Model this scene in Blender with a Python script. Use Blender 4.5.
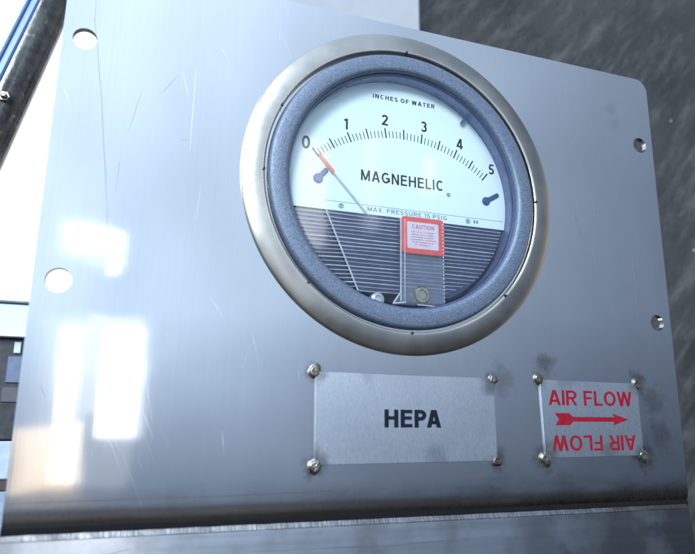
import bpy, bmesh, math, random
from mathutils import Vector, Matrix
random.seed(4)
scene = bpy.context.scene
for o in list(bpy.data.objects):
    bpy.data.objects.remove(o, do_unlink=True)
COL = scene.collection
MM = 0.001
BASE = 0.30                      # height of the gauge axis above z = 0, metres

def W(x, y, z):                  # panel millimetres (x right, y up, z out of the panel) -> world metres
    return Vector((x * MM, -z * MM, y * MM + BASE))

# ------------------------------------------------------------------ camera
cam = bpy.data.cameras.new('camera')
cam_o = bpy.data.objects.new('camera', cam)
COL.objects.link(cam_o)
R0 = (0.9466112, 0.01049794, 0.32220649)
R1 = (0.07922463, -0.97639429, -0.20094193)
R2 = (0.3124911, 0.21574057, -0.92509746)
def wv(v): return Vector((v[0], -v[2], v[1]))
cx_, cy_, cz_ = wv(R0), -wv(R1), -wv(R2)
M = Matrix((cx_, cy_, cz_)).transposed().to_4x4()
M.translation = W(-101.687, -92.597, 222.351)
cam_o.matrix_world = M
cam.sensor_width = 36.0
cam.lens = 609.12 / 695.0 * 36.0
cam.clip_start = 0.01
cam.clip_end = 100.0
cam.dof.use_dof = True
cam.dof.focus_distance = 0.275
cam.dof.aperture_fstop = 11.0
scene.camera = cam_o

# ------------------------------------------------------------------ exposure
scene.render.engine = 'CYCLES'
scene.view_settings.view_transform = 'Standard'
scene.view_settings.look = 'None'
scene.view_settings.exposure = 0.0
scene.view_settings.gamma = 1.0

# ------------------------------------------------------------------ world: daylight, strongest high and to the left
world = bpy.data.worlds.new('World')
scene.world = world
world.use_nodes = True
wn, wl = world.node_tree.nodes, world.node_tree.links
wn.clear()
def wnode(t, **kw):
    n = wn.new(t)
    for k, v in kw.items(): setattr(n, k, v)
    return n
wout = wnode('ShaderNodeOutputWorld'); bg = wnode('ShaderNodeBackground')
tc = wnode('ShaderNodeTexCoord'); sx = wnode('ShaderNodeSeparateXYZ')
wl.new(tc.outputs['Generated'], sx.inputs[0])
def wmap(src, a, b, c, d, smooth=True):
    n = wnode('ShaderNodeMapRange', interpolation_type='SMOOTHSTEP' if smooth else 'LINEAR')
    wl.new(src, n.inputs['Value'])
    for k, v in zip(('From Min', 'From Max', 'To Min', 'To Max'), (a, b, c, d)): n.inputs[k].default_value = v
    return n.outputs[0]
def wmath(op, a, b):
    n = wnode('ShaderNodeMath', operation=op)
    for i, s in enumerate((a, b)):
        if isinstance(s, (int, float)): n.inputs[i].default_value = s
        else: wl.new(s, n.inputs[i])
    return n.outputs[0]
def wmix(f, a, b):
    n = wnode('ShaderNodeMix', data_type='RGBA')
    wl.new(f, n.inputs[0])
    for i, s in ((6, a), (7, b)):
        if isinstance(s, tuple): n.inputs[i].default_value = (*s, 1)
        else: wl.new(s, n.inputs[i])
    return n.outputs[2]
el = wmath('ADD', wmath('ADD', wmap(sx.outputs[2], -0.22, 0.15, 0.15, 0.75, False), wmap(sx.outputs[2], -0.62, -0.20, -0.12, 0.0, False)), wmap(sx.outputs[2], 0.12, 0.5, 0.0, 0.12, False))
az = wmap(sx.outputs[0], -0.25, 0.72, 2.60, 0.56, False)
br = wmath('MULTIPLY', el, az)
tint = wmix(wmath('MULTIPLY', br, 0.62), (0.41, 0.55, 0.82), (0.60, 0.775, 1.02))
side = wmap(sx.outputs[0], 0.80, 0.97, 0.0, 1.0)
tint = wmix(side, tint, (0.95, 0.92, 0.80))
nz = wnode('ShaderNodeTexNoise'); nz.inputs['Scale'].default_value = 2.2; nz.inputs['Detail'].default_value = 2
wl.new(tc.outputs['Generated'], nz.inputs['Vector'])
soft = wmap(nz.outputs[0], 0.3, 0.7, 0.86, 1.14)
fb = wmath('MULTIPLY', wmath('MULTIPLY', br, soft), 1.0)
fb = wmath('ADD', fb, wmath('MULTIPLY', side, 0.45))
ground = wmap(sx.outputs[2], -0.12, -0.42, 0.0, 1.0)
tint = wmix(ground, tint, (0.9, 0.92, 1.0))
fb = wmath('ADD', fb, wmath('MULTIPLY', ground, 0.02))
back = wmap(sx.outputs[1], 0.0, 0.25, 0.0, 1.0)
strength = wnode('ShaderNodeMix', data_type='FLOAT')
wl.new(back, strength.inputs[0]); wl.new(fb, strength.inputs[2]); strength.inputs[3].default_value = 1.5
colr = wmix(back, tint, (0.97, 0.99, 1.0))
wl.new(colr, bg.inputs['Color']); wl.new(strength.outputs[0], bg.inputs['Strength'])
wl.new(bg.outputs[0], wout.inputs['Surface'])

# ------------------------------------------------------------------ large area lights: the windows behind the photographer, plus added halos and a key
def window_or_added_light(name, x, y, d, w, h, radiance, col):
    l = bpy.data.lights.new(name, 'AREA'); l.shape = 'RECTANGLE'
    l.size, l.size_y = w * MM, h * MM
    l.energy = radiance * math.pi * w * h * MM * MM
    l.color = col
    o = bpy.data.objects.new(name, l); COL.objects.link(o)
    o.location = W(x, y, d)
    o.rotation_euler = (math.radians(90), 0, math.radians(180) + math.pi)   # shines along +Y, towards the panel
    return o
for x, y, d, w, h, rad, col in (
        (-342, 495, 2000, 75, 85, 1.7, (0.92, 0.97, 1.0)), (-338, 490, 2030, 110, 125, .3, (0.92, 0.97, 1.0)),      # small upper panes, with added dim halos
        (-238, 490, 2000, 105, 75, 1.7, (0.92, 0.97, 1.0)), (-230, 470, 2030, 140, 130, .3, (0.92, 0.97, 1.0)),
        (-205, 400, 2000, 45, 60, 1.1, (0.92, 0.97, 1.0)),
        (-325, 20, 2000, 70, 300, 1.0, (0.95, 0.98, 1.0)), (-310, 20, 2030, 120, 340, .4, (0.95, 0.98, 1.0)),       # lower panes, with added dim halos
        (-152, -5, 2000, 120, 370, 1.7, (0.97, 0.98, 1.0)), (-180, 60, 2030, 190, 330, .35, (0.97, 0.98, 1.0)),
        (-372, -255, 2000, 185, 210, 1.0, (1.0, 0.72, 0.38)), (-300, -235, 2010, 95, 190, 1.1, (1.0, 0.90, 0.70)),  # low warm sky
        (-270, -60, 2050, 330, 560, .22, (0.96, 0.97, 1.0)),  # added wide dim halo, softens the pane edges
        (495, 760, 2000, 120, 440, 6.0, (0.95, 0.98, 1.0)), (480, 770, 2030, 170, 460, 2.0, (0.95, 0.98, 1.0)),      # seen in the gauge lens
        (1015, 900, 2000, 60, 170, 6.5, (0.95, 0.98, 1.0)), (760, 850, 2030, 70, 430, 3.0, (0.95, 0.98, 1.0)),
        (-1400, 1300, 2000, 1400, 1400, 27.0, (0.88, 0.96, 1.0))):                                                   # added broad key light, high to the left, lifts the dial
    window_or_added_light('window_or_added_light', x, y, d, w, h, rad, col)

# ------------------------------------------------------------------ material helpers
class Mat:
    def __init__(s, name):
        s.m = bpy.data.materials.new(name); s.m.use_nodes = True
        s.n, s.l = s.m.node_tree.nodes, s.m.node_tree.links
        s.b = s.n['Principled BSDF']; s.out = s.n['Material Output']
        s.tc = s.n.new('ShaderNodeTexCoord')
    def set(s, **kw):
        for k, v in kw.items():
            i = s.b.inputs[k.replace('_', ' ')]
            i.default_value = (*v, 1) if isinstance(v, tuple) and len(v) == 3 else v
        return s
    def mapping(s, scale, rot=(0, 0, 0)):
        src = s.tc.outputs['Object']
        if any(rot):
            r = s.n.new('ShaderNodeMapping'); r.inputs['Rotation'].default_value = rot
            s.l.new(src, r.inputs['Vector']); src = r.outputs[0]
        n = s.n.new('ShaderNodeMapping'); n.inputs['Scale'].default_value = scale
        s.l.new(src, n.inputs['Vector']); return n.outputs[0]
    def noise(s, vec, scale, detail=4, rough=0.55):
        n = s.n.new('ShaderNodeTexNoise'); s.l.new(vec, n.inputs['Vector'])
        n.inputs['Scale'].default_value = scale; n.inputs['Detail'].default_value = detail; n.inputs['Roughness'].default_value = rough
        return n.outputs[0]
    def rng(s, src, a, b, c, d, smooth=False):
        n = s.n.new('ShaderNodeMapRange'); s.l.new(src, n.inputs['Value'])
        if smooth: n.interpolation_type = 'SMOOTHSTEP'
        for k, v in zip(('From Min', 'From Max', 'To Min', 'To Max'), (a, b, c, d)): n.inputs[k].default_value = v
        return n.outputs[0]
    def math(s, op, a, b=0.0):
        n = s.n.new('ShaderNodeMath'); n.operation = op
        for i, v in enumerate((a, b)):
            if isinstance(v, (int, float)): n.inputs[i].default_value = v
            else: s.l.new(v, n.inputs[i])
        return n.outputs[0]
    def mix(s, f, a, b):
        n = s.n.new('ShaderNodeMix'); n.data_type = 'RGBA'
        if isinstance(f, (int, float)): n.inputs[0].default_value = f
        else: s.l.new(f, n.inputs[0])
        for i, v in ((6, a), (7, b)):
            if isinstance(v, tuple): n.inputs[i].default_value = (*v, 1)
            else: s.l.new(v, n.inputs[i])
        return n.outputs[2]
    def bump(s, src, strength, dist):
        n = s.n.new('ShaderNodeBump'); n.inputs['Strength'].default_value = strength; n.inputs['Distance'].default_value = dist
        s.l.new(src, n.inputs['Height']); s.l.new(n.outputs[0], s.b.inputs['Normal']); return n
    def to(s, src, name): s.l.new(src, s.b.inputs[name])
    def spots(s, pts, nvec, wob=0.5):
        """soft irregular marks at points given in object metres: pts = (x, z, radius, weight)"""
        sep = s.n.new('ShaderNodeSeparateXYZ'); s.l.new(s.tc.outputs['Object'], sep.inputs[0])
        nn = s.noise(nvec, 1.0, 4, 0.6)
        tot = None
        for (x, z, r, wt) in pts:
            dx = s.math('SUBTRACT', sep.outputs[0], x); dz = s.math('SUBTRACT', sep.outputs[2], z)
            d = s.math('SQRT', s.math('ADD', s.math('MULTIPLY', dx, dx), s.math('MULTIPLY', dz, dz)))
            d = s.math('ADD', s.math('DIVIDE', d, r), s.rng(nn, 0.25, 0.75, -wob, wob, True))
            k = s.rng(d, 0.15, 1.0, wt, 0.0, True)
            tot = k if tot is None else s.math('MAXIMUM', tot, k)
        return tot

def plain(name, col, rough=0.5, metal=0.0, var=0.12, nscale=300.0, bump=0.0, bscale=800.0):
    m = Mat(name)
    v = m.mapping((1, 1, 1))
    n = m.noise(v, nscale)
    lo = tuple(c * (1 - var) for c in col); hi = tuple(min(1, c * (1 + var)) for c in col)
    m.to(m.mix(m.rng(n, 0.3, 0.7, 0, 1), lo, hi), 'Base Color')
    m.to(m.rng(n, 0.3, 0.7, max(0.02, rough * 0.85), min(1, rough * 1.15)), 'Roughness')
    m.set(Metallic=metal)
    if bump: m.bump(m.noise(v, bscale, 3), bump, 0.0004)
    return m.m

# panel steel (object origin is the middle of the panel's lower edge: z = (y + 130) mm)
def steel_panel():
    m = Mat('stainless_sheet')
    v = m.mapping((1, 1, 1))
    grain = m.noise(m.mapping((900, 300, 7)), 1.0, 3)                 # vertical mill grain
    cloud = m.noise(m.mapping((14, 14, 7)), 1.0, 5, 0.6)
    smear = m.noise(m.mapping((60, 60, 14)), 1.0, 4)
    stain = m.spots([(.0634, .0578, .007, .6), (.0600, .0512, .005, .7), (.1125, .0505, .008, .75), (.1205, .044, .009, .5), (.122, .028, .011, .5),
                     (.0605, .019, .007, .6), (.112, .0195, .009, .85), (-.0392, .0521, .005, .6), (.0374, .0511, .0055, .6),
                     (-.0384, .0179, .006, .7), (.0377, .0187, .006, .7), (.041, .051, .009, .35), (.111, .186, .005, .14), (.113, .178, .005, .12)],
                    m.mapping((190, 190, 190)), 0.32)
    # weld grime, heaviest to the right, plus seam shade painted along the whole lower edge
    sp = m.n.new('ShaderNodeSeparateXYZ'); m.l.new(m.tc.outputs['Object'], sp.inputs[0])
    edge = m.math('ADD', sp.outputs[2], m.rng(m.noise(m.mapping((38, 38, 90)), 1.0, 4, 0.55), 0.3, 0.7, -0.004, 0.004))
    grime_shade = m.math('MULTIPLY', m.rng(edge, 0.001, 0.014, 1.0, 0.0, True), m.rng(sp.outputs[0], -0.06, 0.09, 0.5, 0.95, True))
    fine = m.noise(m.mapping((700, 700, 700)), 1.0, 3)
    sA = m.rng(m.noise(m.mapping((1500, 1500, 24), (0, math.radians(24), 0)), 1.0, 2), 0.66, 0.72, 0, 1)
    sB = m.rng(m.noise(m.mapping((1700, 1700, 34), (0, math.radians(-17), 0)), 1.0, 2), 0.67, 0.73, 0, 1)
    patch = m.rng(m.noise(m.mapping((26, 26, 20)), 1.0, 3), 0.50, 0.66, 0, 1, True)
    scuff = m.math('MULTIPLY', m.math('MAXIMUM', sA, sB), patch)
    base = m.mix(m.rng(cloud, 0.3, 0.7, 0, 1), (0.60, 0.595, 0.59), (0.67, 0.665, 0.655))
    base = m.mix(m.rng(grain, 0.3, 0.7, 0, 0.12), base, (0.50, 0.50, 0.50))
    base = m.mix(m.math('MULTIPLY', scuff, 0.15), base, (0.80, 0.80, 0.79))
    base = m.mix(m.math('MULTIPLY', grime_shade, m.rng(fine, 0.3, 0.65, 0.8, 1.0)), base, (0.10, 0.092, 0.082))
    m.to(m.mix(m.math('MULTIPLY', stain, m.rng(fine, 0.3, 0.65, 0.75, 1.0)), base, (0.105, 0.082, 0.062)), 'Base Color')
    r = m.math('ADD', m.rng(smear, 0.3, 0.7, 0.034, 0.062), m.math('MULTIPLY', m.math('MAXIMUM', stain, grime_shade), 0.2))
    r = m.math('ADD', r, m.math('MULTIPLY', scuff, 0.12))
    m.to(m.math('ADD', r, m.rng(cloud, 0.4, 0.75, 0.0, 0.045)), 'Roughness')
    m.set(Metallic=1.0)
    h = m.math('ADD', m.math('MULTIPLY', grain, 0.12), m.math('MULTIPLY', m.noise(m.mapping((22, 22, 16)), 1.0, 2), 9.0))
    m.bump(h, 0.10, 0.0002)
    return m.m
def steel(name, col=(0.6, 0.6, 0.6), rough=0.25, scale=(40, 40, 1200), var=0.15, bump=0.25, stain=None, spots=None):
    m = Mat(name)
    g = m.noise(m.mapping(scale), 1.0, 4)
    c2 = m.noise(m.mapping((40, 40, 40)), 1.0, 4)
    b = m.mix(m.rng(g, 0.3, 0.7, 0, 1), tuple(c * (1 - var) for c in col), tuple(min(1, c * (1 + var)) for c in col))
    if stain: b = m.mix(m.rng(c2, 0.42, 0.68, 0, 0.8, True), b, stain)
    if spots: b = m.mix(m.spots(spots, m.mapping((40, 40, 40)), 0.6), b, (0.085, 0.075, 0.065))
    m.to(b, 'Base Color')
    m.to(m.math('ADD', m.rng(g, 0.3, 0.7, rough * 0.75, rough * 1.1), m.rng(c2, 0.3, 0.7, 0, rough * 0.3)), 'Roughness')
    m.set(Metallic=1.0); m.bump(g, bump, 0.0003)
    return m.m
def clear(name, tint=(1, 1, 1), rough=0.04, body=0.0, bodycol=(0.4, 0.5, 0.7)):
    """clear plastic: fresnel gloss over a see-through body"""
    m = Mat(name)
    tr = m.n.new('ShaderNodeBsdfTransparent'); tr.inputs[0].default_value = (*tint, 1)
    gl = m.n.new('ShaderNodeBsdfGlossy'); gl.inputs['Roughness'].default_value = rough
    fr = m.n.new('ShaderNodeFresnel'); fr.inputs[0].default_value = 1.46
    mx = m.n.new('ShaderNodeMixShader')
    src = tr.outputs[0]
    if body:
        df = m.n.new('ShaderNodeBsdfDiffuse'); df.inputs[0].default_value = (*bodycol, 1)
        m0 = m.n.new('ShaderNodeMixShader')
        nn = m.noise(m.mapping((250, 250, 250)), 1.0, 3)
        m.l.new(m.rng(nn, 0.3, 0.7, body * 0.75, min(1, body * 1.2)), m0.inputs[0])
        m.l.new(src, m0.inputs[1]); m.l.new(df.outputs[0], m0.inputs[2]); src = m0.outputs[0]
    m.l.new(fr.outputs[0], mx.inputs[0]); m.l.new(src, mx.inputs[1]); m.l.new(gl.outputs[0], mx.inputs[2])
    m.l.new(mx.outputs[0], m.out.inputs['Surface'])
    return m.m

# ------------------------------------------------------------------ mesh helpers
class Thing:
    def __init__(s, name, label, cat, base, group=None):
        s.base = Vector(base)
        s.o = bpy.data.objects.new(name, None); s.o.empty_display_size = 0.02
        COL.objects.link(s.o); s.o.location = W(*base)
        s.o['label'] = label; s.o['category'] = cat
        if group: s.o['group'] = group
class BM:
    """collects geometry in panel millimetres"""
    def __init__(s): s.v, s.f, s.mi = [], [], []
    def add(s, verts, faces, mi=0):
        k = len(s.v); s.v += [tuple(v) for v in verts]
        for f in faces: s.f.append([i + k for i in f]); s.mi.append(mi)
    def lathe(s, cx, cy, prof, n=128, a0=0.0, a1=360.0, mi=0):
        full = abs(a1 - a0) >= 359.9
        m = n if full else n + 1
        vs = []
        for i in range(m):
            a = math.radians(a0 + (a1 - a0) * i / n)
            for r, z in prof: vs.append((cx + r * math.cos(a), cy + r * math.sin(a), z))
        k = len(prof); fs = []
        for i in range(n):
            j = (i + 1) % m
            for q in range(k - 1): fs.append([i * k + q, j * k + q, j * k + q + 1, i * k + q + 1])
        s.add(vs, fs, mi)
    def prism(s, pts, z0, z1, mi=0, bev=0.0):
        """outline (anticlockwise) raised from z0 to z1, with a small chamfer on the front"""
        n = len(pts)
        if bev:
            c = inset(pts, bev)
            vs = [(x, y, z0) for x, y in pts] + [(x, y, z1 - bev) for x, y in pts] + [(x, y, z1) for x, y in c]
            fs = [[i, (i + 1) % n, n + (i + 1) % n, n + i] for i in range(n)] + [[n + i, n + (i + 1) % n, 2 * n + (i + 1) % n, 2 * n + i] for i in range(n)]
            fs += [list(range(2 * n, 3 * n)), list(range(n - 1, -1, -1))]
        else:
            vs = [(x, y, z0) for x, y in pts] + [(x, y, z1) for x, y in pts]
            fs = [[i, (i + 1) % n, n + (i + 1) % n, n + i] for i in range(n)] + [list(range(n, 2 * n)), list(range(n - 1, -1, -1))]
        s.add(vs, fs, mi)
    def box(s, x0, x1, y0, y1, z0, z1, mi=0, bev=0.0):
        s.prism([(x0, y0), (x1, y0), (x1, y1), (x0, y1)], z0, z1, mi, bev)
    def flat(s, pts, z, mi=0): s.add([(x, y, z) for x, y in pts], [list(range(len(pts)))], mi)
    def tube(s, p0, p1, r, n=24, mi=0, cap=True):
        p0, p1 = Vector(p0), Vector(p1); d = (p1 - p0).normalized()
        u = d.orthogonal().normalized(); w = d.cross(u)
        vs = [tuple(p + r * (u * math.cos(2 * math.pi * i / n) + w * math.sin(2 * math.pi * i / n))) for p in (p0, p1) for i in range(n)]
        fs = [[i, (i + 1) % n, n + (i + 1) % n, n + i] for i in range(n)]
        if cap: fs += [list(range(n - 1, -1, -1)), list(range(n, 2 * n))]
        s.add(vs, fs, mi)
    def build(s, name, mats, thing=None, parent=None, origin=None, smooth=35.0):
        org = thing.base if thing else Vector(origin)
        me = bpy.data.meshes.new(name)
        me.from_pydata([((x - org.x) * MM, -(z - org.z) * MM, (y - org.y) * MM) for x, y, z in s.v], [], s.f)
        for m in (mats if isinstance(mats, (list, tuple)) else [mats]): me.materials.append(m)
        me.polygons.foreach_set('material_index', s.mi)
        bm = bmesh.new(); bm.from_mesh(me)
        bm.to_mesh(me); bm.free()
        if smooth:
            me.polygons.foreach_set('use_smooth', [True] * len(me.polygons))
            me.set_sharp_from_angle(angle=math.radians(smooth))
        me.update()
        o = bpy.data.objects.new(name, me); COL.objects.link(o)
        if parent: o.parent = parent
        elif thing: o.parent = thing.o
        else: o.location = W(*org)
        return o
def inset(pts, d):
    n = len(pts); out = []
    for i in range(n):
        a, b, c = Vector(pts[i - 1]), Vector(pts[i]), Vector(pts[(i + 1) % n])
        e1, e2 = (b - a).normalized(), (c - b).normalized()
        n1, n2 = Vector((-e1.y, e1.x)), Vector((-e2.y, e2.x))
        m = (n1 + n2); m = m / max(0.3, m.length_squared) * 2
        out.append(tuple(b + m * d))
    return out
def rrect(x0, x1, y0, y1, r, n=6):
    pts = []
    for cx, cy, a in ((x1 - r, y0 + r, -90), (x1 - r, y1 - r, 0), (x0 + r, y1 - r, 90), (x0 + r, y0 + r, 180)):
        for i in range(n + 1):
            t = math.radians(a + 90 * i / n); pts.append((cx + r * math.cos(t), cy + r * math.sin(t)))
    return pts
def circle(cx, cy, r, n=32): return [(cx + r * math.cos(2 * math.pi * i / n), cy + r * math.sin(2 * math.pi * i / n)) for i in range(n)]
def sheet_with_holes(loops, z0, z1):
    """outline + hole loops -> solid sheet through a filled 2D curve"""
    cu = bpy.data.curves.new('outline', 'CURVE'); cu.dimensions = '2D'; cu.fill_mode = 'BOTH'
    for pts in loops:
        sp = cu.splines.new('POLY'); sp.points.add(len(pts) - 1); sp.use_cyclic_u = True
        for q, (x, y) in zip(sp.points, pts): q.co = (x, y, 0, 1)
    cu.extrude = (z1 - z0) / 2
    o = bpy.data.objects.new('outline', cu); COL.objects.link(o)
    bpy.context.view_layer.update()
    me = bpy.data.meshes.new_from_object(o.evaluated_get(bpy.context.evaluated_depsgraph_get()))
    zc = (z0 + z1) / 2
    vs = [(v.co.x, v.co.y, v.co.z + zc) for v in me.vertices]; fs = [list(p.vertices) for p in me.polygons]
    bpy.data.objects.remove(o); bpy.data.meshes.remove(me); bpy.data.curves.remove(cu)
    return vs, fs

# ------------------------------------------------------------------ stroke lettering
def arc(cx, cy, rx, ry, a0, a1, n=20):
    return [(cx + rx * math.cos(math.radians(a0 + (a1 - a0) * i / n)), cy + ry * math.sin(math.radians(a0 + (a1 - a0) * i / n))) for i in range(n + 1)]
def glyph(ch, t):
    """strokes of one capital of height 1 with stroke weight t; returns (width, strokes)"""
    h = t / 2; V = lambda x, a=0, b=1: ('V', x, a, b); Hb = lambda y, a, b: ('H', y, a, b); D = lambda *a: ('D',) + a; R = lambda p: ('R', p)
    if ch == 'H': w = .70; return w, [V(h), V(w - h), Hb(.53, t, w - t)]
    if ch == 'E': w = .60; return w, [V(h), Hb(1 - h, t, w), Hb(.53, t, w * .94), Hb(h, t, w)]
    if ch == 'F': w = .57; return w, [V(h), Hb(1 - h, t, w), Hb(.5, t, w * .9)]
    if ch == 'L': w = .54; return w, [V(h), Hb(h, t, w)]
    if ch == 'I': return t, [V(h)]
    if ch == 'T': w = .60; return w, [V(w / 2, 0, 1 - t), Hb(1 - h, 0, w)]
    if ch == 'A': w = .74; return w, [D(h, 0, w / 2 - h * .25, 1), D(w - h, 0, w / 2 + h * .25, 1), Hb(.29, w * .24, w * .76)]
    if ch == 'N': w = .70; return w, [V(h), V(w - h), D(h, 1, w - h, 0)]
    if ch == 'M': w = .84; return w, [V(h), V(w - h), D(h, 1, w / 2, 0.05), D(w - h, 1, w / 2, 0.05)]
    if ch == 'W': w = .98; return w, [D(h, 1, w * .27, 0), D(w / 2, 1, w * .27, 0), D(w / 2, 1, w * .73, 0), D(w - h, 1, w * .73, 0)]
    if ch == 'X': w = .66; return w, [D(h, 0, w - h, 1), D(h, 1, w - h, 0)]
    if ch == 'U': w = .68; rx = w / 2 - h; return w, [R([(h, 1)] + arc(w / 2, rx + h, rx, rx, 180, 360) + [(w - h, 1)])]
    if ch == 'O': w = .78; return w, [R(arc(w / 2, .5, w / 2 - h, .5 - h, 0, 360, 40))]
    if ch == 'C': w = .74; return w, [R(arc(w / 2 + .02, .5, w / 2 - h, .5 - h, 48, 312, 32))]
    if ch == 'G': w = .78; return w, [R(arc(w / 2, .5, w / 2 - h, .5 - h, 48, 345, 34)), Hb(.46, w * .52, w), V(w - h, .12, .46 - h)]
    if ch == 'S':
        w = .60; c = w / 2; ry = (.5 - h) / 2
        return w, [R(arc(c, .5 + ry, c - h, ry, 30, 270, 20) + arc(c, .5 - ry, c - h, ry, 90, -150, 20)[1:])]
    if ch in 'PR':
        w = .62 if ch == 'P' else .68; ry = .255 - h * .5; cy = 1 - h - ry; rx = min(ry, w - t)
        s = [V(h), R([(t * .9, 1 - h), (w - h - rx, 1 - h)] + arc(w - h - rx, cy, rx, ry, 90, -90, 16)[1:] + [(t * .9, cy - ry)])]
        if ch == 'R': s.append(D(w * .5, cy - ry, w - h, 0))
        return w, s
    if ch == '0': w = .62; return w, [R(arc(w / 2, .5, w / 2 - h, .5 - h, 0, 360, 32))]
    if ch == '1': w = .34; return w, [V(w - h), R([(w - t, 1 - h * 1.2), (0.02, .80)])]
    if ch == '2':
        w = .58; rx = w / 2 - h
        return w, [R(arc(w / 2, 1 - h - rx, rx, rx, 170, -35, 18) + [(h * 1.4, t * .7)]), Hb(h, 0, w)]
    if ch == '3':
        w = .56; r1 = .245 - h * .6; r2 = .5 - h - r1 + .0
        return w, [R(arc(w * .46, 1 - h - r1, r1 * 1.0, r1, 150, -90, 18)), R(arc(w * .46, h + r2, w - h - w * .46, r2, 90, -150, 18))]
    if ch == '4': w = .62; return w, [V(w * .70), D(w * .66, 1, h * .8, .26), Hb(.25, 0, w)]
    if ch == '5':
        w = .56; ry = .31 - h
        return w, [Hb(1 - h, .10, w * .94), R([(.13, 1 - t), (.10, .55)] + arc(w * .42, h + ry, w * .58 - h, ry, 110, -145, 18))]
    if ch == '.': return t, [V(h, 0, t)]
    return .34, []
def text(bm, s, x, y, H, t, z, width=None, gap=.16, center=False, rot180=False, mi=0, dz=0.004):
    """writes s with its lower left at (x, y); each stroke lies a hair above the last so that none share a plane"""
    tot = 0; lay = []
    for ch in s:
        w, st = glyph(ch, t); lay.append((tot, st)); tot += w - (.09 if ch == 'P' and 'PA' in s else 0) + (gap if ch != ' ' else 0)
    tot -= gap
    kx = (width / tot) if width else H
    if center: x -= tot * kx / 2
    k = 0
    def put(u, v):
        px, py = x + u * kx, y + v * H
        if rot180: px, py = 2 * x + tot * kx - px, 2 * y + H - py
        return (px, py)
    for off, st in lay:
        for q in st:
            zz = z + dz * (k % 5); k += 1
            if q[0] == 'V': P = [(q[1] - t / 2, q[2]), (q[1] + t / 2, q[2]), (q[1] + t / 2, q[3]), (q[1] - t / 2, q[3])]
            elif q[0] == 'H': P = [(q[2], q[1] - t * .46), (q[3], q[1] - t * .46), (q[3], q[1] + t * .46), (q[2], q[1] + t * .46)]
            elif q[0] == 'D':
                _, x0, y0, x1, y1 = q; hh = t * .54
                P = [(x0 - hh, y0), (x0 + hh, y0), (x1 + hh, y1), (x1 - hh, y1)]
                if y1 < y0: P = P[::-1]
            else:
                pts = [Vector(p) for p in q[1]]; L, Rr = [], []
                closed = (pts[0] - pts[-1]).length < 1e-4
                for i, p in enumerate(pts):
                    a = pts[i - 1] if i > 0 else (pts[-2] if closed else p); b = pts[i + 1] if i < len(pts) - 1 else (pts[1] if closed else p)
                    d = (b - a).normalized(); nrm = Vector((-d.y, d.x)) * t / 2
                    L.append(p + nrm); Rr.append(p - nrm)
                for i in range(len(pts) - 1):
                    bm.flat([put(off + v.x, v.y) for v in (Rr[i], Rr[i + 1], L[i + 1], L[i])], zz, mi)
                continue
            bm.flat([put(off + u, v) for u, v in P], zz, mi)
    return tot * kx

# ------------------------------------------------------------------ materials
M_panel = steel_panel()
M_scr = plain('bright_scratch', (0.68, 0.69, 0.70), 0.36, 1.0, 0.2)
M_line = plain('pencil_line', (0.07, 0.07, 0.08), 0.6, 0.3, 0.3, 900)
M_rail = steel('stained_steel', (0.52, 0.53, 0.54), 0.2, (8, 200, 260), 0.10, 0.06, (0.30, 0.297, 0.29), [(.095, .040, .035, .6), (.128, .045, .03, .7), (.055, .046, .014, .4)])
M_dark_edge = plain('dark_edge', (0.05, 0.055, 0.065), 0.4, 0.8, 0.3)
M_ground = steel('ground_edge', (0.25, 0.255, 0.265), 0.36, (1500, 200, 200), 0.3, 0.6, (0.14, 0.14, 0.15), [(.12, .054, .05, .9), (-.13, .054, .02, .4)])
M_ring = steel('turned_steel', (0.38, 0.365, 0.33), 0.26, (60, 60, 60), 0.10, 0.12)
M_weld = steel('weld_metal', (0.25, 0.235, 0.21), 0.36, (500, 500, 500), 0.4, 0.6, (0.12, 0.10, 0.08))
def tag_mat(hx, hy):
    return steel('satin_tag', (0.82, 0.83, 0.83), 0.23, (2200, 2200, 700), 0.022, 0.008, None,
                 [(-hx, 0, .008, .55), (hx, 0, .009, .6), (-hx, hy, .007, .5), (hx, hy, .008, .6), (hx * .3, .002, .006, .25), (-hx * .5, hy, .006, .2)])
def hammered():
    m = Mat('hammered_grey_paint'); v = m.mapping((1, 1, 1))
    n = m.noise(v, 2100, 3, 0.6); n2 = m.noise(v, 500, 3)
    m.to(m.mix(m.rng(n, 0.36, 0.66, 0, 1), (0.070, 0.096, 0.145), (0.155, 0.195, 0.265)), 'Base Color')
    m.to(m.rng(n2, 0.3, 0.7, 0.34, 0.5), 'Roughness'); m.set(Metallic=0.35)
    m.bump(n, 0.4, 0.0004); return m.m
M_bezel = hammered()
M_wall_in = plain('blue_grey_moulding', (0.15, 0.19, 0.36), 0.3, 0.0, 0.15)
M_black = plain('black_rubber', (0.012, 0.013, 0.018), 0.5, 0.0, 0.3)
M_gap_shade = plain('gap_shade_black', (0.006, 0.006, 0.007), 0.9, 0.0, 0.3)
M_gap_shade.node_tree.nodes['Principled BSDF'].inputs['Specular IOR Level'].default_value = 0.1
M_dial = plain('white_dial', (0.75, 0.91, 0.94), 0.45, 0.0, 0.015, 60)
M_ink = plain('black_ink', (0.006, 0.009, 0.018), 0.5, 0.0, 0.2)
M_pale = plain('pale_ink', (0.12, 0.20, 0.30), 0.5, 0.0, 0.3, 900)
M_red = plain('red_paint', (0.82, 0.22, 0.15), 0.45, 0.0, 0.1)
M_alu = plain('grey_blue_aluminium', (0.50, 0.57, 0.63), 0.35, 0.2, 0.1)
M_stop = plain('blue_plastic', (0.035, 0.075, 0.22), 0.25, 0.0, 0.2)
M_dark = plain('dark_interior', (0.012, 0.02, 0.05), 0.4, 0.0, 0.5, 120)
M_slab = clear('smoky_plastic', (0.45, 0.53, 0.78), 0.08, 0.55, (0.06, 0.09, 0.19))
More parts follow.
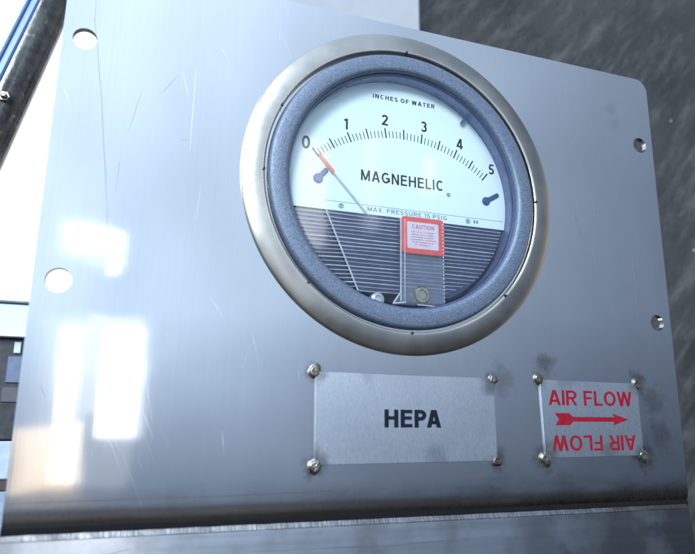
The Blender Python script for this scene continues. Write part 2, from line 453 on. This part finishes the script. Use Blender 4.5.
M_rib = clear('rib_plastic', (0.75, 0.85, 1.0), 0.12, 0.85, (0.80, 0.87, 0.99))
M_clear = clear('clear_plastic', (0.93, 0.96, 1.0), 0.05, 0.14, (0.42, 0.48, 0.62))
M_edge = clear('bright_plastic_edge', (0.8, 0.88, 1.0), 0.1, 0.8, (0.72, 0.78, 0.90))
M_lens = clear('clear_lens', (0.985, 0.995, 1.0), 0.06, 0.012, (0.8, 0.85, 0.9))
M_crimson = plain('crimson_ink', (0.20, 0.007, 0.018), 0.45, 0.0, 0.15, 500)
for mm_ in (M_ink, M_crimson): mm_.node_tree.nodes['Principled BSDF'].inputs['Specular IOR Level'].default_value = 0.15
M_capt_red = plain('label_red', (0.72, 0.10, 0.10), 0.45, 0.0, 0.1, 300)
M_capt = plain('label_paper', (0.66, 0.64, 0.74), 0.5, 0.0, 0.05, 300)
M_capink = plain('faded_red_ink', (0.50, 0.16, 0.20), 0.5)
M_brass = steel('dull_brass', (0.42, 0.40, 0.30), 0.3, (500, 500, 500), 0.3, 0.4)

# ------------------------------------------------------------------ the setting and what stands behind the panel
def dark_wall():
    m = Mat('stained_concrete')
    rot = (0, math.radians(52), 0)
    v = m.mapping((1, 1, 1)); st = m.noise(m.mapping((13, 13, 62), rot), 1.0, 9, 0.8)
    cl = m.noise(v, 9, 6, 0.65); fi = m.noise(v, 160, 5, 0.7)
    b = m.mix(m.rng(cl, 0.3, 0.7, 0, 1), (0.009, 0.010, 0.011), (0.030, 0.032, 0.033))
    b = m.mix(m.rng(st, 0.44, 0.74, 0, 0.8, True), b, (0.095, 0.098, 0.098))
    b = m.mix(m.rng(fi, 0.55, 0.8, 0, 0.5), b, (0.02, 0.021, 0.022))
    vo = m.n.new('ShaderNodeTexVoronoi'); vo.inputs['Scale'].default_value = 42; m.l.new(v, vo.inputs['Vector'])
    sp = m.math('MULTIPLY', m.rng(vo.outputs['Distance'], 0.03, 0.055, 1, 0), m.rng(m.noise(v, 15, 2), 0.50, 0.56, 0, 1))
    b = m.mix(sp, b, (0.5, 0.54, 0.56))
    m.to(b, 'Base Color'); m.to(m.rng(cl, 0.3, 0.7, 0.45, 0.7), 'Roughness'); m.bump(fi, 0.5, 0.002)
    return m.m
b = BM(); b.box(66, 1200, -290, 900, -330, -200, 0)
wall = b.build('wall', dark_wall(), origin=(500, -290, -265), smooth=0); wall['kind'] = 'structure'

t = Thing('pale_cabinet', 'pale grey cabinet side standing upright behind the top of the steel panel', 'cabinet', (10, -120, -150))
b = BM(); b.box(-45, 81.0, -150, 330, -180, -150, 0, 2.0)
b.build('cabinet_panel', plain('pale_grey_paint', (0.30, 0.32, 0.35), 0.4, 0.0, 0.05, 60), t)

# pipe and bar running past the left side of the panel
t = Thing('dark_pipe', 'dark glossy pipe with a small bolt head slanting behind the panel, beside the blue bar', 'pipe', (-200, -20, -100))
d = Vector((-19.0, -79.4, 0)).normalized(); n = Vector((-d.y, d.x, 0))
def pipe_mat():
    m = Mat('dirty_black_enamel'); v = m.mapping((1, 1, 1))
    a = m.noise(v, 55, 5, 0.65); c = m.noise(v, 210, 4)
    bse = m.mix(m.rng(a, 0.4, 0.68, 0, 1), (0.014, 0.016, 0.020), (0.10, 0.10, 0.10))
    m.to(m.mix(m.rng(c, 0.6, 0.75, 0, 0.7), bse, (0.30, 0.30, 0.30)), 'Base Color'); m.to(m.rng(a, 0.3, 0.7, 0.12, 0.32), 'Roughness'); m.bump(c, 0.3, 0.001)
    return m.m
p0 = Vector((-154.6, 104.0, -100)) + Vector((-10.2, 2.4, 0)) - d * 60; p1 = p0 + d * 215
b = BM(); b.tube(p0, p1, 10.5, 48); b.build('pipe_wall', pipe_mat(), t)
b = BM(); b.lathe(-174.5, 56, [(2.7, -91), (2.7, -88.6), (2.5, -88.4), (1.7, -88.4), (1.6, -86.6), (1.3, -86.2), (.01, -86.2)], 6); b.build('bolt', M_weld, t)
t = Thing('blue_bar', 'blue painted flat bar slanting across the upper left corner', 'bar', (-190, 40, -92))
b = BM()
e = Vector((-14.3, -54.4, 0)).normalized(); nn = Vector((-e.y, e.x, 0))
a0 = Vector((-162.6, 119.8, 0)) - e * 60; a1 = a0 + e * 190
w_ = 5.6
pts = [a0, a1, a1 - nn * w_, a0 - nn * w_]
if (pts[1] - pts[0]).cross(pts[2] - pts[1]).z < 0: pts = pts[::-1]
b.prism([(p.x, p.y) for p in pts], -94, -88.5, 0, 0.8)
b.build('bar_web', plain('blue_paint', (0.10, 0.22, 0.52), 0.28, 0.0, 0.1, 90), t)
b = BM()
pts = [a0 - nn * (w_ - 1.8), a1 - nn * (w_ - 1.8), a1 - nn * (w_ + 0.4), a0 - nn * (w_ + 0.4)]
if (pts[1] - pts[0]).cross(pts[2] - pts[1]).z < 0: pts = pts[::-1]
b.prism([(p.x, p.y) for p in pts], -96, -86.5, 0, 0.6)
b.build('bar_flange', plain('light_blue_paint', (0.30, 0.48, 0.75), 0.28, 0.0, 0.1, 90), t)

t = Thing('lidded_box', 'pale blue box with a thin dark lid at the left edge of the panel', 'box', (-175, -59, -100))
b = BM(); b.box(-205, -150.5, -58.0, -44.0, -130, -100, 0, 0.4); b.build('front', plain('pale_blue_enamel', (0.50, 0.66, 0.80), 0.35, 0.0, 0.04, 60), t)
b = BM(); b.box(-206, -152.6, -43.9, -42.8, -131, -98.5, 0, 0.3); b.build('lid', plain('dark_lid', (0.10, 0.13, 0.16), 0.4), t)
b = BM(); b.box(-206, -150, -59.8, -58.1, -131, -98.5, 0, 0.3); b.build('bottom_rim', plain('white_enamel', (0.8, 0.82, 0.84), 0.35, 0.0, 0.03), t)
t = Thing('control_box', 'dark control box with a slate blue front plate below the pale box', 'box', (-170, -107, -105))
b = BM(); b.box(-205, -146, -107, -60.2, -140, -104, 0, 0.6); b.build('housing', plain('black_enamel', (0.02, 0.023, 0.03), 0.35, 0.0, 0.4), t)
b = BM(); b.box(-160.5, -150.5, -81, -68.6, -103.9, -103.0, 0, 0.3); b.build('front_plate', plain('slate_blue_paint', (0.10, 0.135, 0.22), 0.35), t)
b = BM(); b.box(-158.5, -155.5, -67.2, -61.8, -103.9, -102.6, 0, 0.3); b.build('switch', plain('pale_plastic', (0.45, 0.52, 0.62), 0.35), t)
b = BM(); b.box(-161.5, -150, -90, -83, -103.9, -103.2, 0, 0.3); b.build('vent', plain('dark_grey_plastic', (0.06, 0.065, 0.08), 0.4), t)
t = Thing('light_blue_bin', 'pale grey-blue bin under the dark control box at the left edge', 'bin', (-165, -137, -105))
b = BM(); b.box(-205, -138, -124.5, -107.6, -140, -103, 0, 0.6); b.build('side', plain('light_blue_plastic', (0.36, 0.43, 0.52), 0.35), t)
b = BM(); b.box(-205, -137.8, -129.5, -124.7, -140, -103.6, 0, 0.4); b.build('foot', plain('dark_red_plastic', (0.05, 0.034, 0.034), 0.4), t)
b = BM(); b.box(-205, -137.6, -160, -129.7, -140, -103.3, 0, 0.4); b.build('stand', plain('grey_blue_steel', (0.22, 0.28, 0.38), 0.35), t)

# ------------------------------------------------------------------ steel panel (rolled back along its lower edge)
PB = Vector((0, -130, 0))
XL, XR, YT, YB = -137.8, 135.4, 76.4, -122.6
out = [(XL, YB), (XR, YB)]
out += [(XR - 6.5 + 6.5 * math.cos(math.radians(a)), YT - 6.5 + 6.5 * math.sin(math.radians(a))) for a in range(0, 91, 9)]
out += [(XL + 6.5 + 6.5 * math.cos(math.radians(a)), YT - 6.5 + 6.5 * math.sin(math.radians(a))) for a in range(90, 181, 9)]
loops = [out, circle(0, 0, 60.5, 96), circle(-130.2, 41.3, 4.25, 40), circle(-129.8, -50.2, 4.25, 40), circle(127.5, 39.4, 3.95, 40), circle(127.4, -50.4, 3.8, 40)]
b = BM(); b.add(*sheet_with_holes(loops, -2.4, 0.0))
for i, f in enumerate(b.f):
    if max(b.v[k][2] for k in f) - min(b.v[k][2] for k in f) > 1 and b.v[f[0]][0] < 60: b.mi[i] = 3  # left hole walls coloured dark for their shade; right ones stay bright
prof = [(YB, 0.0)]
for i in range(15):                       # the roll tightens towards the edge
    a = math.radians(31) * ((i + .5) / 15) ** 2
    prof.append((prof[-1][0] - .5 * math.cos(a), prof[-1][1] - .5 * math.sin(a)))
prof.append((-130.6, -14.0))
NX = 60; vs, fs = [], []
for i in range(NX + 1):
    x = XL + (XR - XL) * i / NX
    wv_ = 0.35 * math.sin(i * .31) + 0.2 * math.sin(i * .83 + 1)
    for k, (y, z) in enumerate(prof): vs.append((x, y + wv_ * min(1, k / 14) * .35, z))
K = len(prof)
for i in range(NX):
    for k in range(K - 1): fs.append([i * K + k, i * K + k + 1, (i + 1) * K + k + 1, (i + 1) * K + k])
b.add(vs, fs)
def strip(bm, pts, w, z, mi, taper=True):
    pts = [Vector(p) for p in pts]
    # subdivide with a slight wander, so that no mark is ruler straight
    q = []
    for i in range(len(pts) - 1):
        for k in range(6):
            q.append(pts[i].lerp(pts[i + 1], k / 6) + Vector((random.uniform(-.12, .12), random.uniform(-.12, .12))))
    q.append(pts[-1]); m = len(q); L, R = [], []
    for i in range(m):
        dd = (q[min(i + 1, m - 1)] - q[max(i - 1, 0)]).normalized(); nn_ = Vector((-dd.y, dd.x))
        ww = w / 2 * ((0.25 + 0.75 * math.sin(math.pi * (i + .3) / (m - .4))) if taper else 1) * random.uniform(.7, 1.2)
        L.append(q[i] + nn_ * ww); R.append(q[i] - nn_ * ww)
    for i in range(m - 1): bm.flat([tuple(R[i]), tuple(R[i + 1]), tuple(L[i + 1]), tuple(L[i])], z, mi)
strip(b, [(-128.2, 62), (-127.6, 50), (-122.4, 18), (-117.0, -22), (-115.6, -36)], .15, .02, 2)
strip(b, [(-137.6, -121.6), (-101, -121.5), (-61.5, -121.3), (-30, -120.8), (0, -120.6)], .35, .02, 2)
for s_ in ([(-63.4, -64.4), (-60.2, -77.4)], [(-79.7, -51.4), (-74.2, -59.5)], [(91.8, -12.5), (95.6, -32.2)], [(116.5, -10), (115.6, -54.3)],
           [(-72.4, -99.4), (-71.2, -107.8)], [(-101.9, -70.9), (-96.1, -96.1)], [(-89.8, 37.6), (-89.9, 3.2)], [(-82.1, 50.7), (-77.8, 43.6)], [(-44.9, -75.8), (-45.5, -81.4)]):
    strip(b, s_, .13, .015, 1)
for s_ in ([(-108.8, 23.7), (-112.3, 6.9)], [(-93.8, 6.7), (-90.5, 7.2)], [(-102.3, 23.7), (-96.3, 33.2)], [(-114.1, -4.4), (-114.5, -16)], [(84.9, -2.1), (87.8, -13.9)], [(-131.6, -85.2), (-129.7, -89.3)]):
    strip(b, s_, .10, .025, 2)
for _ in range(26):
    x, y = random.uniform(-130, 125), random.uniform(-115, 70)
    if math.hypot(x, y) < 75 or (-45 < x < 118 and -118 < y < -72): continue
    a = math.radians(random.choice((80, 95, 100, 60, 20)) + random.uniform(-12, 12)); l = random.uniform(3, 16)
    strip(b, [(x, y), (x + l * math.cos(a), y + l * math.sin(a))], random.uniform(.05, .09), .01, 1)
panel = b.build('steel_panel', [M_panel, M_scr, M_line, M_dark_edge], origin=PB, smooth=30)
panel['label'] = 'large stainless steel sheet with four bolt holes, scratched and rolled back along its bottom'
panel['category'] = 'panel'

# ------------------------------------------------------------------ base rail under the panel
t = Thing('base_rail', 'stained steel rail with a bright ground top edge under the panel', 'rail', (0, -185, 0))
b = BM()
prof = [(-139, -4), (-131.0, -3.6), (-130.5, -.9), (-132.7, .45), (-132.95, .25), (-185, 5.5), (-185, -26), (-139, -26)]
NX = 70; vs, fs, mi = [], [], []
for i in range(NX + 1):
    x = -138.2 + 272.6 * i / NX
    for k, (y, z) in enumerate(prof):
        j = random.uniform(-.07, .07) if 0 < k < 4 else 0
        vs.append((x, y + j - .0015 * 0, z + (random.uniform(-.05, .05) if 0 < k < 4 else 0)))
K = len(prof)
for i in range(NX):
    for k in range(K): fs.append([i * K + k, i * K + (k + 1) % K, (i + 1) * K + (k + 1) % K, (i + 1) * K + k]); mi.append(0)
fs += [list(range(K))[::-1], [NX * K + k for k in range(K)]]; mi += [0, 0]
b.add(vs, fs)
for i in range(len(b.mi)): b.mi[i] = 1 if (i < NX * K and i % K in (1, 2, 3)) else (3 if (i < NX * K and i % K in (0, 7)) else 0)  # back step blackened as the shade inside the gap
k0 = len(b.v)
strip(b, [(-137, -150), (-118, -140), (-100, -136.6)], .3, .04, 2)
strip(b, [(-60, -139.5), (-10, -140.5), (40, -139.2)], .22, .04, 2)
for i in range(k0, len(b.v)):
    x, y, z = b.v[i]; b.v[i] = (x, y, .25 + 5.25 * (-132.95 - y) / 52.05 + .04)
b.build('rail_body', [M_rail, M_ground, M_line, M_black], t, smooth=0)
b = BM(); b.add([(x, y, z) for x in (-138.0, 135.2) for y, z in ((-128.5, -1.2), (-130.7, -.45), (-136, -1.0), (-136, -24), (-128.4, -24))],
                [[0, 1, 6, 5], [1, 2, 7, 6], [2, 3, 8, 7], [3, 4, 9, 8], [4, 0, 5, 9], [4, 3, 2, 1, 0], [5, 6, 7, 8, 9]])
b.build('gap_shade_strip', M_gap_shade, t, smooth=0)  # added black strip, stands in for the shade of the gap below the panel

# ------------------------------------------------------------------ pressure gauge
G = Thing('pressure_gauge', 'round pressure gauge with hammered grey bezel and white dial, set in the panel', 'gauge', (0, -60, 0))
b = BM(); b.lathe(0, 0, [(70.7, -.3), (70.7, .35), (70.5, .75), (70.1, 1.0), (69.2, 1.3), (68, 1.62), (66.5, 1.93), (65, 2.14), (63.6, 2.27), (62.5, 2.32), (61.9, 2.3), (61.5, 2.0), (61.4, 1.0), (61.4, -4)], 192)
ring = b.build('mounting_ring', M_ring, G)
for a in (181, 0.5, 226, 315, 270, 154, 91):
    ca, sa = math.cos(math.radians(a)), math.sin(math.radians(a))
    b = BM(); b.tube((61.9 * ca, 61.9 * sa, 1.0), (61.9 * ca, 61.9 * sa, 3.0), .55, 14)
    b.build('set_screw', M_black, G, parent=ring)
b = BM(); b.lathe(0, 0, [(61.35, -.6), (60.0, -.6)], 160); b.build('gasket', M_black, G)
b = BM(); b.lathe(0, 0, [(60.2, -6), (60.25, 1.2), (60.0, 2.2), (59.4, 2.9), (58.6, 3.2), (54.0, 3.2), (53.0, 3.0), (52.4, 2.5), (52.1, 1.8), (52.1, .2)], 192)
b.build('bezel', M_bezel, G)
b = BM(); b.lathe(0, 0, [(52.1, .9), (51.6, .9), (51.3, .3), (51.3, -.8)], 192); b.build('seal', plain('dark_blue_seal', (0.045, 0.06, 0.13), 0.35), G)
b = BM(); b.lathe(0, 0, [(52.2, .2), (52.2, -15)], 160); b.build('inner_wall', M_wall_in, G)
b = BM(); b.lathe(0, 0, [(52.3, -13.5), (0.01, -13.5)], 96); b.lathe(0, 0, [(52.6, -14), (58, -14), (58, -40), (0.01, -40)], 96)
case = b.build('case', M_dark, G)
# workings seen dimly through the ribbed cover
b = BM()
for x, y, w, h in ((-16, -18.5, 5, 2.2), (-24, -24, 3, 1.6), (-6, -30, 4, 1.8), (30, -19, 6, 2), (36, -27, 4, 2), (8, -38, 7, 3), (26, -36, 3, 2.4), (-18, -35, 4, 2), (-30, -17, 3, 2)):
    b.box(x - w / 2, x + w / 2, y - h / 2, y + h / 2, -13.4, -10.5, 0, .3)
b.build('movement', M_black, G, parent=case)
# dial
ZD = -7.2
Yc = -11.2
a0 = math.degrees(math.asin(Yc / 52.0))
pts = [(52.0 * math.cos(math.radians(a)), 52.0 * math.sin(math.radians(a))) for a in [a0 + (180 - 2 * a0) * i / 96 for i in range(97)]]
b = BM(); b.prism(pts, ZD - .9, ZD); dial = b.build('dial', M_dial, G, smooth=0)
cxa, cya, Ra = 1.48, -36.3, 66.2
b = BM()
for i in range(51):
    a = math.radians(129.15 - 78.3 * i / 50); major = i % 5 == 0
    r1, r0 = (Ra + .1, Ra - 4.6) if major else (Ra - 1.2, Ra - 4.5)
    hw = .31 if major else .18
    u = Vector((math.cos(a), math.sin(a))); v = Vector((-u.y, u.x)); c = Vector((cxa, cya))
    b.flat([tuple(c + u * r0 - v * hw)[:2], tuple(c + u * r1 - v * hw)[:2], tuple(c + u * r1 + v * hw)[:2], tuple(c + u * r0 + v * hw)[:2]][::-1], ZD + .03)
b.build('scale_ticks', M_ink, G, parent=dial, smooth=0)
for ch, (x, y), H in zip('012345', [(-43.1, 17.1), (-25.6, 28.3), (-7.5, 33.2), (11.5, 33.2), (29.4, 27.7), (45.6, 17.6)], (5.9, 5.1, 5.1, 5.1, 5.1, 5.0)):
    b = BM(); text(b, ch, x, y - H / 2, H, .175, ZD + .03, center=True); b.build('numeral', M_ink, G, parent=dial, smooth=0)
b = BM(); text(b, 'INCHES OF WATER', -13.2, 43.0, 2.1, .20, ZD + .03, width=30.2, gap=.24); b.build('units_lettering', M_ink, G, parent=dial, smooth=0)
b = BM(); text(b, 'MAGNEHELIC', -18.6, 3.6, 4.9, .165, ZD + .03, width=39.2, gap=.17)
r = BM(); b.lathe(23.0, 2.2, [(.95, ZD + .03), (.65, ZD + .03)], 20); b.box(22.75, 23.25, 1.8, 2.6, ZD + .01, ZD + .03)
b.build('name_lettering', M_ink, G, parent=dial, smooth=0)
b = BM()
x1 = math.sqrt(51.5 ** 2 - 7.3 ** 2)
b.box(-34.3, x1 - .5, -7.35, -7.15, ZD + .0, ZD + .03)
text(b, 'MAX. PRESSURE 15 PSIG', -15.6, -9.8, 1.9, .15, ZD + .03, width=37.5, gap=.22)
for x in (-27.3, 32.4):
    b.lathe(x, -9.0, [(1.15, ZD + .03), (.75, ZD + .03)], 20); b.box(x - .35, x + .35, -9.6, -8.4, ZD, ZD + .04)
for x in (35.2, 36.6): b.box(x, x + .9, -9.6, -8.2, ZD, ZD + .03)
b.build('limit_lettering', M_pale, G, parent=dial, smooth=0)
# stops
def blob(bm, x0, y0, x1, y1, r0, r1, z0, z1):
    d_ = Vector((x1 - x0, y1 - y0)); an = math.degrees(math.atan2(d_.y, d_.x))
    pts_ = arc(x1, y1, r1, r1, an - 90, an + 90, 10)
    k = math.degrees(math.asin(min(1, r1 / r0)))
    pts_ += arc(x0, y0, r0, r0, an + k, an + 360 - k, 24)
    bm.prism(pts_, z0, z1, 0, .35)
for (x0, y0, x1_, y1_, r0_, r1_) in ((-37.6, 1.8, -34.4, 5.6, 2.05, 1.05), (41.9, 1.6, 47.6, 5.0, 1.9, 1.0)):
    b = BM(); blob(b, x0, y0, x1_, y1_, r0_, r1_, ZD, ZD + 1.0); b.build('pointer_stop', M_stop, G)
# pointer
b = BM()
P0, P1, P2 = Vector((-37.7, 12.5)), Vector((-31.1, 5.1)), Vector((-13.5, -14.0))
def quad(bm, p, q, w0, w1, z0, z1, mi=0):
    dd = (q - p).normalized(); n_ = Vector((-dd.y, dd.x))
    pts_ = [p + n_ * w0, p - n_ * w0, q - n_ * w1, q + n_ * w1]
    bm.prism([tuple(v) for v in pts_], z0, z1, mi)
quad(b, P1, P2, .34, .42, ZD + .75, ZD + 1.05)
ptr = b.build('pointer', M_alu, G)
b = BM(); quad(b, P0, P1 + (P2 - P1).normalized() * .1, .62, .78, ZD + .8, ZD + 1.15); b.build('pointer_tip', M_red, G, parent=ptr)
# clear piece added for a reflection at the rim, and a dark pin
b = BM(); b.prism([(-35.5, 36.2), (-28.4, 41.0), (-26.2, 44.4), (-30.5, 41.8)], -5.5, -3.2, 0, .3); b.build('rim_piece', M_clear, G)
b = BM(); b.prism([(29.2, 37.6), (30.0, 37.2), (32.0, 40.0), (31.2, 40.4)], -6.2, -3.6, 0, .2); b.build('rim_piece', M_stop, G)
# ribbed cover over the movement
LT, LB = Vector((-34.2, -11.9)), Vector((-20.0, -44.6))
def xl(y): return LT.x + (LB.x - LT.x) * (LT.y - y) / (LT.y - LB.y)
def xr(y, R_=50.2): return math.sqrt(max(0, R_ * R_ - y * y))
ys = [-11.7 - i * (33.3 / 24) for i in range(25)]
b = BM()
pts = [(xl(y), y) for y in ys] + [(min(xr(y, 50.0), 50), y) for y in reversed(ys)]
b.prism(pts, -7.4, -6.0)
pts = [(-xr(y, 50.6) + .2, y) for y in ys] + [(xl(y) - .25, y) for y in reversed(ys)]
b.prism(pts, -9.4, -8.0)
cover = b.build('ribbed_cover', M_slab, G, smooth=0)
b = BM()
N = 20
for i in range(N):
    y = -13.0 - i * 1.66
    hh = .29 + random.uniform(-.05, .07)
    def rib(xa, za, xb, zb, mi_=0):
        n_ = 8; vs_ = []; steps = 16
        for k in range(steps + 1):
            tt = k / steps; x_, z_ = xa + (xb - xa) * tt, za + (zb - za) * tt
            yy = y + .12 * math.sin(x_ * .11 + i)
            for q_ in range(n_ + 1):
                an_ = math.pi * q_ / n_
                vs_.append((x_, yy + hh * math.cos(an_), z_ + .55 * math.sin(an_)))
        fs_ = [[k * (n_ + 1) + q_, (k + 1) * (n_ + 1) + q_, (k + 1) * (n_ + 1) + q_ + 1, k * (n_ + 1) + q_ + 1] for k in range(steps) for q_ in range(n_)]
        b.add(vs_, fs_, mi_)
    xe = xr(y, 49.8) - max(0, (-y - 36)) * .7
    rib(xl(y) + .2, -5.98, xe, -5.98)
    if y > -43: rib(-xr(y, 49.6) + 1.0, -8.0, xl(y) - .3, -6.2, 1)
b.build('ribs', [M_rib, M_edge], G, parent=cover)
b = BM()
b.tube((LT.x, LT.y, -5.9), (LB.x, LB.y, -5.9), .34, 12)
b.build('cover_edge', M_edge, G, parent=cover)
BMplain = BM
class BM(BMplain):
    def add(s, verts, faces, mi=0): BMplain.add(s, [(x - 2.0, y - 1.1, z) for x, y, z in verts], faces, mi)
# clear lug in the middle, with its tray and screw
b = BM(); b.box(-.3, 19.6, -47.2, -11.4, -5.2, -3.2, 0, .35); lug = b.build('clear_lug', M_clear, G)
b = BM()
b.tube((-.1, -11.6, -3.0), (-.4, -47.0, -3.0), .32, 10); b.tube((1.8, -11.6, -3.2), (1.5, -47.0, -3.2), .22, 10)
for i in range(22):
    b.tube((19.5, -12 - i * 1.6, -3.1), (19.5, -12.8 - i * 1.6, -3.1), .3, 8)
b.build('lug_edges', M_edge, G, parent=lug)
b = BM(); b.prism([(-4.2, -48.6), (20.2, -48.0), (19.6, -42.4), (0.2, -42.4)], -4.6, -2.8, 0, .4)
tray = b.build('lug_foot', M_clear, G, parent=lug)
b = BM(); b.tube((-.2, -43, -2.7), (-4.0, -48.4, -2.7), .35, 10); b.tube((-4.0, -48.4, -2.7), (1.6, -47.6, -2.7), .4, 10); b.tube((7, -48.2, -2.7), (15, -48.5, -2.7), .3, 10)
b.build('foot_edges', M_edge, G, parent=lug)
b = BM(); b.lathe(9.2, -43.9, [(3.7, -5.6), (3.7, -3.0), (3.2, -2.5), (2.2, -2.5), (1.9, -3.1), (.01, -3.1)], 32)
b.build('zero_screw', M_brass, G)
b = BM(); b.lathe(-9.6, -46.6, [(3.0, -9), (2.8, -5.4), (1.6, -4.8), (1.2, -5.6), (.01, -5.6)], 28); b.build('cover_screw', M_alu, G)
# caution label
b = BM(); b.prism(rrect(0.0, 20.2, -26.4, -10.4, 1.9), -3.19, -3.08); lab = b.build('caution_label', M_capt_red, G, smooth=0)
b = BM(); b.prism(rrect(2.75, 17.4, -24.2, -12.6, .5), -3.08, -3.06); b.build('label_field', M_capt, G, parent=lab, smooth=0)
b = BM(); text(b, 'CAUTION', 5.0, -15.5, 1.9, .19, -3.045, width=10.4, gap=.16)
for i in range(6):
    y = -16.9 - i * 1.12; x = 4.2 + random.uniform(0, 1.2); xe = 16.2 - random.uniform(0, 1.6)
    if i == 5: x, xe = 6.5, 13.6
    while x < xe:
        w = random.uniform(.16, .42); hgt = random.uniform(.18, .30); b.box(x, min(x + w, xe), y - .26, y - .26 + hgt * 2, -3.058, -3.045); x += w + random.choice((.12, .12, .14, .14, .5))
b.build('label_lettering', M_capink, G, parent=lab, smooth=0)
BM = BMplain
# lens over everything
b = BM(); b.lathe(0, 0, [(51.3, .0), (50.6, .5), (0.01, .5)], 160)
b.build('lens', M_lens, G)

# ------------------------------------------------------------------ the two tack-welded tags
def weld(bm, x, y, r, seed):
    rnd = random.Random(seed)
    prof_ = [(r * 1.35, .02), (r * 1.22, .18), (r * 1.12, .2), (r * 1.0, .62), (r * .88, .95), (r * .7, 1.05), (r * .45, .92), (r * .2, .98), (.01, 1.02)]
    k = len(bm.v); bm.lathe(x, y, prof_, 26)
    ph = rnd.uniform(0, 6.28)
    for i in range(k, len(bm.v)):
        vx, vy, vz = bm.v[i]; an_ = math.atan2(vy - y, vx - x)
        f = 1 + .10 * math.sin(2 * an_ + ph) + .06 * math.sin(3 * an_ + 2 * ph) + rnd.uniform(-.04, .04)
        bm.v[i] = (x + (vx - x) * f, y + (vy - y) * f, vz * (1 + rnd.uniform(-.08, .08)))
T1 = Thing('filter_tag', 'wide satin metal tag reading HEPA in black, tack welded below the gauge', 'sign', (-.7, -111.6, 0))
b = BM(); b.prism([(-38.6, -111.7), (37.6, -111.3), (37.4, -78.6), (-39.1, -77.9)], .0, .75, 0, .15)
for i_ in (0, 1, 2): b.mi[i_] = 1  # bottom, right and top edges dark, left one bright
b.build('tag_plate', [tag_mat(.0383, .0335), M_dark_edge], T1, smooth=0)
b = BM(); text(b, 'HEPA', -11.3, -98.4, 6.8, .215, .77, width=24.0, gap=.11); b.build('lettering', M_ink, T1, smooth=0)
for i, (x, y) in enumerate(((-39.2, -77.9), (37.4, -78.9), (-38.4, -112.1), (37.7, -111.3))):
    b = BM(); weld(b, x, y, (2.05, 1.75, 2.15, 1.9)[i], i); b.build('tack_weld', M_weld, T1, smooth=60)
T2 = Thing('flow_tag', 'small square metal tag reading AIR FLOW twice around a red arrow', 'sign', (85.7, -110.6, 0))
b = BM(); b.prism([(60.6, -110.6), (111.7, -110.1), (111.5, -79.0), (59.7, -78.6)], .0, .75, 0, .15)
for i_ in (0, 1, 2): b.mi[i_] = 1  # same three edges dark, left one bright
b.build('tag_plate', [tag_mat(.026, .0318), M_dark_edge], T2, smooth=0)
b = BM(); text(b, 'AIR FLOW', 63.6, -89.0, 6.3, .16, .77, width=44.0, gap=.10)
text(b, 'AIR FLOW', 64.3, -107.8, 6.4, .16, .77, width=43.6, gap=.10, rot180=True)
b.build('lettering', M_crimson, T2, smooth=0)
b = BM()
ym = -94.75
b.add([(x, y, .77) for x, y in ((66.3, ym + 2.5), (68.3, ym), (66.3, ym - 2.5), (73.6, ym - 2.5), (75.3, ym - 1.15), (75.3, ym + 1.15), (73.6, ym + 2.5))], [[0, 1, 5, 6], [1, 2, 3, 4], [1, 4, 5]])
b.add([(x, y, .77) for x, y in ((75.3, ym - 1.0), (98.0, ym - 1.0), (98.0, ym + 1.0), (75.3, ym + 1.0))], [[0, 1, 2, 3]])
b.add([(x, y, .774) for x, y in ((96.4, ym - 2.5), (105.0, ym), (96.4, ym + 2.5), (97.8, ym))], [[0, 1, 3], [1, 2, 3]])
b.build('arrow', M_crimson, T2, smooth=0)
for i, (x, y) in enumerate(((59.6, -78.4), (111.6, -79.2), (61.0, -111.0), (111.9, -110.3))):
    b = BM(); weld(b, x, y, (1.9, 2.0, 2.4, 2.2)[i], i + 9); b.build('tack_weld', M_weld, T2, smooth=60)
